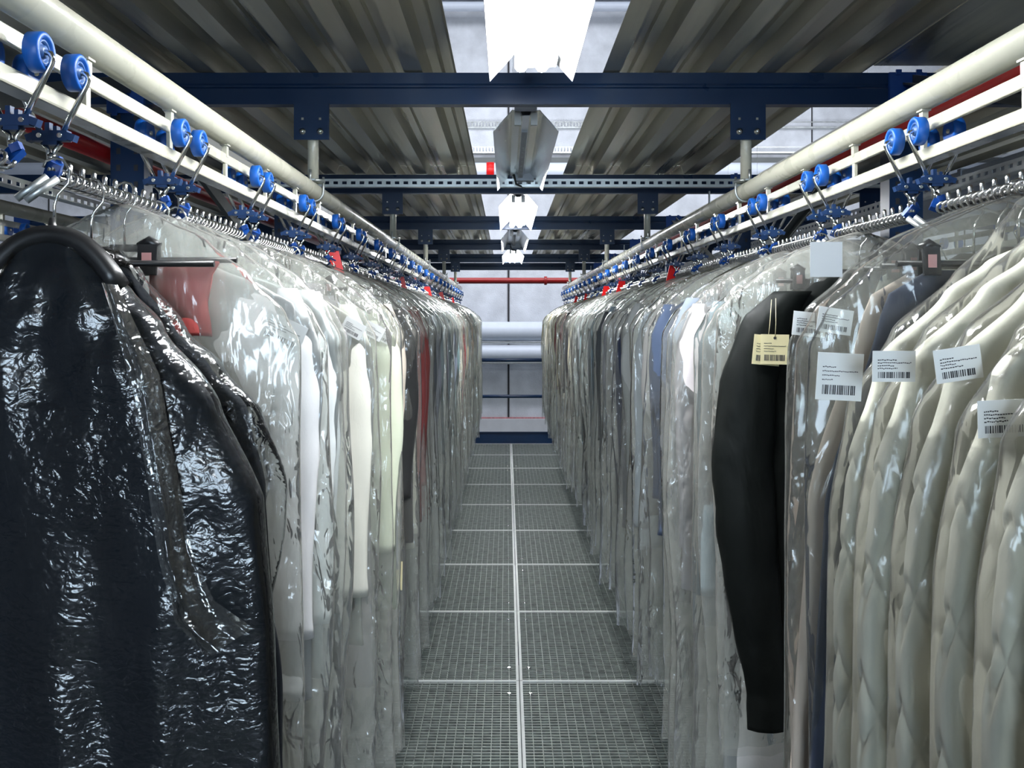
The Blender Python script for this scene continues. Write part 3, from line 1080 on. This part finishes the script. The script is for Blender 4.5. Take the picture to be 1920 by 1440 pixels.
MB['bagq'] = mesh('plastic_cover', shell([(z, w * 1.01, t * 0.95 + 0.012, xc) for z, w, t, xc in QB[1:]][:0] + [(-0.012, 0.012, 0.008, 0), (-0.03, 0.04, 0.014, 0), (-0.08, 0.075, 0.026, 0), (-0.13, 0.125, 0.032, 0), (-0.20, 0.20, 0.038, 0), (-0.30, 0.258, 0.040, 0), (-0.45, 0.288, 0.040, 0), (-0.6, 0.294, 0.040, 0), (-1.40, 0.297, 0.040, 0)], 130, 150, 0.004, 30, 77, 0.004, hemvar=0.05, foldtop=-0.1, wvar=0.012), 'filmquilt')
MB['quiltsleeve'] = mesh('sleeve', sleeve_bm(0.72, 0.066, 0.052, 0.20, 0.212, -0.2, 4, -0.028), 'quilt')


def hook_bm(bm):
    pts = [(0.0, 0.0, -0.088), (0, 0, -0.05), (0.004, 0, -0.036), (0.016, 0, -0.022), (0.018, 0, -0.006), (0.010, 0, 0.007), (0, 0, 0.010), (-0.010, 0, 0.006), (-0.013, 0, -0.002)]
    tube(bm, pts, 0.0019, 7)


def hanger_bm(bm):
    pts = [(-0.205, 0, -0.175), (-0.15, 0, -0.143), (-0.08, 0, -0.112), (-0.02, 0, -0.092), (0.02, 0, -0.092), (0.08, 0, -0.112), (0.15, 0, -0.143), (0.205, 0, -0.175)]
    tube(bm, pts, 0.008, 8, radii=[0.010, 0.010, 0.009, 0.009, 0.009, 0.009, 0.010, 0.010])
    lathe(bm, [(-0.014, 0.008), (0.0, 0.007), (0.008, 0.004)], (0, 0, -0.084), 'z', 10)


def clip_hanger_bm(bm):
    tube(bm, [(-0.17, 0, -0.108), (0.17, 0, -0.108)], 0.0045, 8)
    tube(bm, [(-0.05, 0, -0.108), (-0.02, 0, -0.09), (0.02, 0, -0.09), (0.05, 0, -0.108)], 0.006, 8)


def clips_bm(bm):
    for s in (-1, 1):
        box(bm, (0, s * 0.008, -0.105), (0.024, 0.005, 0.040), Matrix.Rotation(s * 0.16, 3, 'X'))
    tube(bm, [(-0.012, 0, -0.088), (0, 0, -0.080), (0.012, 0, -0.088)], 0.007, 8)
    box(bm, (0, -0.0115, -0.107), (0.012, 0.001, 0.022), mi=1)


for nm, fn, m in (('hook', hook_bm, 'chrome'), ('hanger', hanger_bm, 'black'), ('cliphanger', clip_hanger_bm, 'black'), ('clips', clips_bm, 'black')):
    b = bmesh.new(); fn(b); MB[nm] = mesh({'hook': 'hanger_hook', 'hanger': 'hanger', 'cliphanger': 'hanger', 'clips': 'hanger_clip'}[nm], b, [m, 'sticker'])


def card(w, h, face, seed=0, lines=True, hole=False):
    """hanging card, local origin at its top centre, face towards -y"""
    r = random.Random(seed)
    bm = bmesh.new()
    box(bm, (0, 0, -h / 2), (w, 0.0006, h))
    if lines:
        x = -w * 0.36
        while x < w * 0.36:
            bw = r.choice((0.0005, 0.0009, 0.0014))
            box(bm, (x, -0.0006, -h * 0.78), (bw, 0.0004, h * 0.20), mi=1)
            x += bw + r.choice((0.0006, 0.0010, 0.0016))
        for q in range(4):
            zz = -h * (0.30 + 0.09 * q)
            x = -w * 0.38
            end = w * (0.4 if q == 1 else r.uniform(-0.15, 0.1))
            while x < end:
                l = r.uniform(0.0008, 0.0022)
                box(bm, (x + l / 2, -0.0006, zz + r.uniform(-0.0004, 0.0004)), (l, 0.0004, 0.0011), mi=1)
                x += l + 0.0007
    if hole:
        tube(bm, [(0, -0.001, -h * 0.12), (0, 0.001, -h * 0.12)], 0.003, 8, mi=1)
        tube(bm, [(0, -0.001, -h * 0.12), (0.001, -0.001, 0.02), (0.0, 0, 0.07)], 0.0006, 5, mi=0)
    return mesh('paper_tag', bm, [face, 'ink'])


for i in range(4):
    MB['wtag%d' % i] = card(0.050, 0.036, 'card', i)
    MB['wtagl'] = card(0.072, 0.046, 'card', 41)
    MB['ytall'] = card(0.036, 0.172, 'yellow', 31, lines=False)
    MB['ysq'] = card(0.030, 0.082, 'yellow', 32, lines=False)
    MB['ytag%d' % i] = card(0.034, 0.10, 'yellow', i + 8, lines=False)
MB['ytagbig'] = card(0.055, 0.058, 'yellow', 21, hole=True)
MB['wtagbig'] = card(0.058, 0.060, 'card', 22)
MB['pale'] = card(0.046, 0.050, 'palecard', 23, lines=False)

count = {'left': 0, 'right': 0}


def garment(side, D, color, cname, kind='jacket', bag='auto', blen=1.0, wscale=1.0, tags=(), v=None, hi=None, rz=None, label=None, name='bagged_garment', hangerkind=None, sleeve=True, bagscale=(1, 1, 1), sl=None):
    """tags: (mesh key, x towards the aisle, y, z, rx, ry, rz)"""
    k = count[side] = count[side] + 1
    x = XL if side == 'left' else XR
    s = 1 if side == 'left' else -1
    r = random.Random(int(D * 1000) + (0 if side == 'left' else 50000))
    v = r.randrange(5) if v is None else v
    if rz is None:
        rz = r.uniform(-0.03, 0.03)
    root = empty(name, (x + r.uniform(-0.004, 0.004), D, H + BAR_Z), rz)
    near = D < 2.6 if hi is None else hi
    ws = wscale * r.uniform(0.96, 1.03) if wscale == 1.0 else wscale
    c = tuple(max(0.0, q * r.uniform(0.92, 1.06)) for q in color) if color else None
    if kind == 'jacket':
        place('jacket_body', MB['body%d' % v], root, scale=(ws, 1, blen), color=c)
        if sleeve:
            for q in (1, -1):
                place('sleeve', MB['sleeve%d' % (v % 3)], root, rot=(0, 0, 0 if q > 0 else PI), scale=(ws, 1, min(1.25, blen * 1.05)), color=c)
        hk = 'hanger'
    elif kind == 'trouser':
        place('trouser_body', MB['trouser%d' % (v % 3)], root, scale=(ws, 1, blen), color=c)
        hk = 'cliphanger'
    elif kind == 'quilt':
        place('quilted_body', MB['quilt%d' % (v % 3)], root, scale=(ws, 1, blen))
        for q in ((1, -1) if sleeve else ()):
            o_ = place('sleeve', MB['quiltsleeve'], root, scale=(q * ws, 1, 1))
        hk = 'hanger'
    else:
        hk = 'hanger'
    hk = hangerkind or hk
    h = place('hanger', MB[hk], root, scale=(0.45, 1, 1) if kind == 'quilt' else (1, 1, 1))
    place('hanger_hook', MB['hook'], h, rot=(0, 0, r.uniform(-0.3, 0.3)))
    if hk == 'cliphanger':
        for q in (-1, 1):
            place('hanger_clip', MB['clips'], h, (0.125 * q, 0, 0))
    if bag == 'auto':
        me = MB[('bagn%d' if near else 'bag%d') % v]
        place('plastic_cover', me, root, rot=(0, 0, r.choice((0, PI))), scale=(min(ws, 1.0) * bagscale[0], r.uniform(0.7, 1.1) * bagscale[1], r.uniform(0.95, 1.03) * bagscale[2]))
    elif bag:
        place('plastic_cover', bag, root, scale=bagscale)
    for (key, tx, ty, tz, rx, ry, rzz) in tags:
        place('paper_tag', MB[key], root, (s * tx, ty, tz), (rx, ry * s, rzz - rz))
    if not label:
        near_word = '%s %s under clear polythene on the %s rail, %s from the near end' % (cname, {'jacket': 'jacket', 'trouser': 'trousers', 'quilt': 'quilted jacket'}.get(kind, 'garment'), side, nth(k))
        label = near_word
    tag(root, label, {'jacket': 'jacket', 'trouser': 'trousers', 'quilt': 'jacket'}.get(kind, 'garment'), 'bagged garments on the %s rail' % side)
    return root


WHITE = (0.86, 0.85, 0.83)
LAV = (0.78, 0.77, 0.84)
CREAM = (0.82, 0.78, 0.64)
BEIGE = (0.56, 0.50, 0.37)
GREYC = (0.36, 0.38, 0.38)
GBLUE = (0.30, 0.36, 0.40)
DGREY = (0.10, 0.11, 0.115)
BLACK = (0.012, 0.013, 0.015)
NAVY = (0.018, 0.028, 0.065)
MAROON = (0.17, 0.025, 0.025)
BROWN = (0.16, 0.10, 0.06)
OLIVE = (0.30, 0.27, 0.12)
PINK = (0.80, 0.16, 0.14)
TEAL = (0.20, 0.27, 0.30)
SLATE = (0.10, 0.16, 0.25)

# ---- left rail, near end, built one by one
# black coat in glossy crinkled film, nearest the camera
COAT = [(-0.088, 0.035, 0.016, 0.0), (-0.105, 0.045, 0.022, 0.0), (-0.135, 0.064, 0.03, 0.004), (-0.155, 0.082, 0.034, 0.008), (-0.20, 0.115, 0.036, 0.010), (-0.30, 0.190, 0.038, 0.008),
        (-0.42, 0.255, 0.040, 0.0), (-0.6, 0.270, 0.040, 0.0), (-1.0, 0.285, 0.040, 0.002), (-1.35, 0.295, 0.040, 0.002)]


def coat_hanger_bm(bm):
    pts = []
    for k in range(17):
        t = -1 + 2 * k / 16
        pts.append((0.086 * t, -0.012, -0.088 - 0.066 * abs(t) ** 2.2))
    tube(bm, pts, 0.011, 10, radii=[0.012 + 0.003 * (abs(-1 + 2 * k / 16)) for k in range(17)])
    lathe(bm, [(-0.014, 0.008), (0.0, 0.006), (0.012, 0.003)], (0, -0.006, -0.078), 'z', 10)


count['left'] += 1
root = empty('bagged_coat', (XL + 0.008, 1.20, H + BAR_Z + 0.008), 0.0)
place('coat_body', mesh('coat_body', shell(COAT, 150, 190, 0.010, 46, 5, 0.003, capb=True, foldtop=-0.06), 'blackfilm'), root)
COATBAG = [(z, w + (0.004 if z > -0.2 else 0.008), t + 0.007, xc) for z, w, t, xc in COAT]
place('plastic_cover', mesh('plastic_cover', shell(COATBAG, 200, 260, 0.010, 46, 5, 0.006, foldtop=-0.06, hemvar=0.03), 'filmcoat'), root)
h = build('hanger', coat_hanger_bm, 'black', root)
place('hanger_hook', MB['hook'], h, scale=(1.1, 1, 1.0))


def flap_bm(bm):
    """folded edge of the film down the front of the coat, ending in a pointed corner"""
    L = [(0.088, -0.150), (0.118, -0.26), (0.140, -0.38), (0.152, -0.48), (0.170, -0.56), (0.205, -0.60)]
    R = [(0.102, -0.152), (0.150, -0.26), (0.172, -0.38), (0.190, -0.47), (0.220, -0.530), (0.268, -0.562)]
    rows_ = []
    for i, ((a, b), (c, d)) in enumerate(zip(L, R)):
        row = []
        for q in range(9):
            t = q / 8
            bul = 0.018 * math.sin(PI * t) + 0.008 * math.sin(3 * PI * t + i)
            row.append(bm.verts.new((a + (c - a) * t, -0.056 - bul, b + (d - b) * t)))
        rows_.append(row)
    for r0, r1 in zip(rows_, rows_[1:]):
        for q in range(8):
            f = bm.faces.new((r0[q], r0[q + 1], r1[q + 1], r1[q]))
            f.smooth = True
    bmesh.ops.subdivide_edges(bm, edges=bm.edges[:], cuts=3, use_grid_fill=True, smooth=0.4)
    for v in bm.verts:
        v.co.y += 0.004 * noise.noise(v.co * 60)


build('film_flap', flap_bm, 'filmflap', root)
tag(root, 'black coat in glossy crinkled film on an arched black hanger, nearest on the left rail', 'coat', 'bagged garments on the left rail')

# black jacket with drooping shoulder behind the coat
J2 = [(-0.09, 0.03, 0.016, 0), (-0.12, 0.055, 0.018, 0), (-0.20, 0.113, 0.022, 0.0), (-0.25, 0.165, 0.024, 0.0), (-0.31, 0.215, 0.026, 0.0), (-0.42, 0.24, 0.026, 0), (-0.7, 0.262, 0.026, 0), (-1.3, 0.285, 0.026, 0)]
count['left'] += 1
root = empty('bagged_jacket', (XL, 1.325, H + BAR_Z), 0.02)
place('jacket_body', mesh('jacket_body', shell(J2, 110, 130, 0.014, 20, 9, 0.010, capb=True, foldtop=-0.1), 'blackfilm'), root)
place('plastic_cover', mesh('plastic_cover', shell([(z, w + 0.008, t + 0.006, xc) for z, w, t, xc in J2], 150, 170, 0.014, 22, 8, 0.014, foldtop=-0.1, hemvar=0.03, wvar=0.04, wfreq=5), 'filmcoat'), root)
h = place('hanger', MB['cliphanger'], root)
place('hanger_hook', MB['hook'], h)
tag(root, 'black jacket with a steep shoulder directly behind the glossy black coat', 'jacket', 'bagged garments on the left rail')
# red skirt on a clip hanger
SK = [(-0.098, 0.060, 0.006, 0.085), (-0.12, 0.048, 0.012, 0.085), (-0.16, 0.044, 0.016, 0.082), (-0.205, 0.052, 0.018, 0.080)]
MB['redtop'] = mesh('skirt_body', shell(SK, 60, 30, 0.012, 40, 3, 0.004, capb=True, foldtop=-0.08, hemvar=0.05), 'cloth')
count['left'] += 1
root = empty('bagged_skirt', (XL, 1.44, H + BAR_Z), 0.0)
place('skirt_body', MB['redtop'], root, color=(0.78, 0.13, 0.12))
h = place('hanger', MB['cliphanger'], root, (0, 0, 0.012))
place('hanger_hook', MB['hook'], h)
for q in (-0.12, 0.042):
    place('hanger_clip', MB['clips'], h, (q, -0.012, 0.012), scale=(1.2, 1, 1.15))
place('plastic_cover', MB['bagn2'], root, scale=(0.92, 0.8, 1))
tag(root, 'small red skirt clipped to a black hanger behind the two black garments', 'skirt', 'bagged garments on the left rail')
tagsL = {
    1.58: [('wtag0', 0.20, -0.045, -0.25, 0.1, -0.45, 0)],
    1.66: [('wtag1', 0.22, -0.045, -0.20, 0.1, -0.50, 0)],
    1.80: [('wtag2', 0.20, -0.045, -0.23, 0.1, -0.4, 0)],
    2.10: [('wtag3', 0.20, -0.045, -0.20, 0.1, -0.5, 0)],
}
def step_fill(seq, D0, D1, step, cols):
    D, i = D0, 0
    while D < D1:
        seq.append((D, cols[i % len(cols)]))
        D += step * random.uniform(0.8, 1.2)
        i += 1


W_, LV, CR, GR, GB = (WHITE, 'white'), (LAV, 'lavender white'), (CREAM, 'cream'), (GREYC, 'grey'), (GBLUE, 'blue grey')
BK, NV, MR, BR, DG = (BLACK, 'black'), (NAVY, 'navy'), (MAROON, 'maroon'), (BROWN, 'brown'), (DGREY, 'dark grey')
BG, OL, TL, SL = (BEIGE, 'beige'), (OLIVE, 'olive'), (TEAL, 'grey teal'), (SLATE, 'slate blue')
seqL = [(1.575, W_), (1.655, W_), (1.74, LV), (2.12, CR), (2.42, W_), (2.56, CR), (2.65, GR), (2.75, CR),
        (3.10, BK), (3.19, BK), (3.31, CR), (3.42, MR), (3.60, MR), (3.74, BR), (3.90, BK), (4.05, DG)]
step_fill(seqL, 4.25, 5.9, 0.17, [GR, GB, TL, GR])
step_fill(seqL, 5.95, 6.9, 0.12, [CR, W_, MR, CR])
step_fill(seqL, 7.0, 11.7, 0.19, [GR, GR, BG, GB])
for i, (D, (c, nm)) in enumerate(seqL):
    tg = []
    if i == 0:
        tg = [('wtagl', 0.225, -0.030, -0.185, 0.1, 0.45, 0)]
    if i in (3, 4, 5):
        tg = [('wtag%d' % (i % 4), 0.25, -0.035, -0.19 - 0.01 * (i % 3), 0.1, 0.5, 0)]
    dark = sum(c) < 0.25
    if i == 7:
        tg += [('ytall', 0.228, -0.045, -0.935, 0, 0.05, 0), ('ysq', 0.268, -0.043, -0.875, 0, 0.02, 0)]
    wsc = 1.0
    if dark and D < 4:
        wsc = 1.02
    garment('left', D, c, nm, 'jacket' if (i % 5 != 4) else 'trouser', blen=(0.80 if i < 3 else random.uniform(0.78, 1.0)) if not dark else 0.92, tags=tg, wscale=wsc)

# ---- right rail
qD = [0.77, 0.865, 0.96, 1.06, 1.155, 1.252]
qn = ['nearest', 'second nearest', 'third nearest', 'fourth nearest', 'fifth nearest', 'sixth and farthest']
qt = [[('wtag0', 0.245, -0.052, -0.265, 0.05, 0.0, 0)], [('wtagbig', 0.228, -0.055, -0.255, 0.05, 0.0, 0)], [('wtag2', 0.245, -0.052, -0.262, 0.05, 0.05, 0)],
      [('wtag3', 0.240, -0.052, -0.215, 0.05, 0.15, 0)], [('wtag1', 0.262, -0.052, -0.222, 0.05, 0.0, 0)], [('wtagbig', 0.29, -0.052, -0.228, 0.05, -0.05, 0)]]
for i, D in enumerate(qD):
    garment('right', D, None, 'cream', 'quilt', v=i, hi=True, wscale=1.0 - 0.006 * (i % 2), rz=0.0, bag=MB['bagq'], bagscale=(1.0, 0.95, 1.0), tags=qt[i],
            label='cream diamond-quilted jacket on the right rail, %s of the six' % qn[i], sleeve=False)
garment('right', 1.325, NAVY, 'navy', 'trouser', v=0, hi=True, wscale=1.26, blen=1.12, rz=0, bag=MB['bagc0'], bagscale=(1.03, 0.8, 1), label='navy trousers on a clip hanger just behind the quilted jackets', name='bagged_trousers')
garment('right', 1.39, (0.74, 0.67, 0.50), 'beige', 'trouser', v=1, hi=True, wscale=1.29, blen=1.12, rz=0.0, bag=MB['bagc1'], bagscale=(1.03, 0.8, 1), label='pale beige trousers hanging between navy trousers and a loose clear bag', name='bagged_trousers',
        tags=[('wtag1', 0.245, -0.03, -0.17, 0.0, -0.15, 0), ('pale', 0.26, -0.03, -0.075, 0.0, 0.0, 0)])
garment('right', 1.462, (0.42, 0.46, 0.47), 'grey blue', 'trouser', v=2, hi=True, wscale=1.0, blen=0.9, rz=0, bag=MB['bagc2'], label='grey blue trousers in a clear bag beside the black jacket with yellow tag', name='bagged_trousers',
        tags=[('wtag3', 0.262, -0.035, -0.175, 0.0, -0.1, 0)])

# black jacket with yellow tag
JB = [(-0.085, 0.050, 0.02, 0), (-0.11, 0.115, 0.026, 0), (-0.15, 0.160, 0.03, 0), (-0.22, 0.195, 0.034, 0), (-0.34, 0.235, 0.036, 0), (-0.5, 0.238, 0.034, 0), (-0.98, 0.225, 0.032, 0)]
count['right'] += 1
root = empty('black_jacket', (XR, 1.93, H + BAR_Z), 0.0)
place('jacket_body', mesh('jacket_body', shell(JB, 90, 100, 0.010, 18, 3, 0.006, capb=True), 'leather'), root)


def jsleeve(sgn):
    bm = bmesh.new()
    ctr = [(0.145, -0.13, 0.045), (0.19, -0.18, 0.062), (0.232, -0.30, 0.068), (0.246, -0.45, 0.072), (0.238, -0.60, 0.070), (0.222, -0.75, 0.060), (0.205, -0.88, 0.050), (0.198, -0.93, 0.046), (0.196, -0.955, 0.050), (0.196, -1.0, 0.048)]
    rings = []
    n = 48
    for j in range(n + 1):
        u = j / n * (len(ctr) - 1)
        i0 = min(int(u), len(ctr) - 2)
        t = u - i0
        cx, z, r = [a + (b - a) * t for a, b in zip(ctr[i0], ctr[i0 + 1])]
        rg = []
        for k in range(26):
            a = 2 * PI * k / 26
            f = 1 + 0.10 * noise.noise(Vector((math.cos(a) * 2, math.sin(a) * 2, z * 13)))
            rg.append((sgn * (cx + r * 0.85 * f * math.cos(a)), -0.035 + r * 0.5 * f * math.sin(a), z))
        rings.append(rg)
    loft(bm, rings, True, True)
    return mesh('sleeve', bm, 'leather')


place('sleeve', jsleeve(-1), root)
place('sleeve', jsleeve(1), root)
h = place('hanger', MB['cliphanger'], root)
place('hanger_hook', MB['hook'], h)
for q in (-1, 1):
    place('hanger_clip', MB['clips'], h, (0.125 * q, 0, 0))
place('plastic_cover', MB['bagn4'], root, scale=(1.0, 0.9, 0.8))
place('paper_tag', MB['ytagbig'], root, (-0.195, -0.085, -0.215), (0, 0.02, 0), scale=(1.0, 1, 1.0))
place('paper_tag', MB['ytagbig'], root, (-0.207, -0.080, -0.217), (0, 0.10, 0.1), scale=(1.0, 1, 1.0))
tag(root, 'black jacket with a square yellow paper tag, on the right rail', 'jacket', 'bagged garments on the right rail')

seqR = [(2.06, W_), (2.16, GB), (2.42, W_), (2.52, GB), (2.64, GR), (2.92, SL), (3.02, GR), (3.26, GB), (3.36, BG), (3.62, GR), (3.74, NV), (3.95, GR), (4.12, DG)]
step_fill(seqR, 4.3, 6.3, 0.16, [GR, GB, DG, GR, TL])
step_fill(seqR, 6.4, 7.4, 0.15, [BK, GR, BG])
step_fill(seqR, 7.5, 9.2, 0.17, [BG, MR, BR, CR])
step_fill(seqR, 9.3, 11.7, 0.18, [CR, OL, BG, BR])
for i, (D, (c, nm)) in enumerate(seqR):
    tg = []
    if i in (2, 6, 9, 12):
        tg = [('wtag%d' % (i % 4), 0.20, -0.05, -0.18 - 0.02 * (i % 3), 0.1, 0.05, 0)]
    dark = sum(c) < 0.25
    garment('right', D, c, nm, 'jacket' if (i % 4) else 'trouser', blen=random.uniform(0.75, 1.0), tags=tg)

# ------------------------------------------------------------------ red divider cards on the rails
def divider_bm(bm):
    prism(bm, [(-0.035, 0.03), (0.0, 0.03), (0.022, -0.075), (-0.018, -0.060), (-0.020, -0.02), (-0.035, 0.0)], 'y', -0.0015, 0.0015)


b = bmesh.new(); divider_bm(b); dv_me = mesh('divider_card', b, 'redcard')
for side, lst in (('left', [3.15, 5.15, 6.9, 8.3, 9.9]), ('right', [4.05, 5.9, 6.8, 8.4, 9.6])):
    for i, D in enumerate(lst):
        x = XL if side == 'left' else XR
        o = place('divider_card', dv_me, None, (x + (0.02 if side == 'left' else -0.02), D, H + 0.205), (0, 0, 0.15), scale=(1.15 if side == 'left' else -1.15, 1, 1))
        tag(o, 'red plastic divider card on the %s rail, %s from the near end' % (side, nth(i + 1)), 'divider card', 'red divider cards')
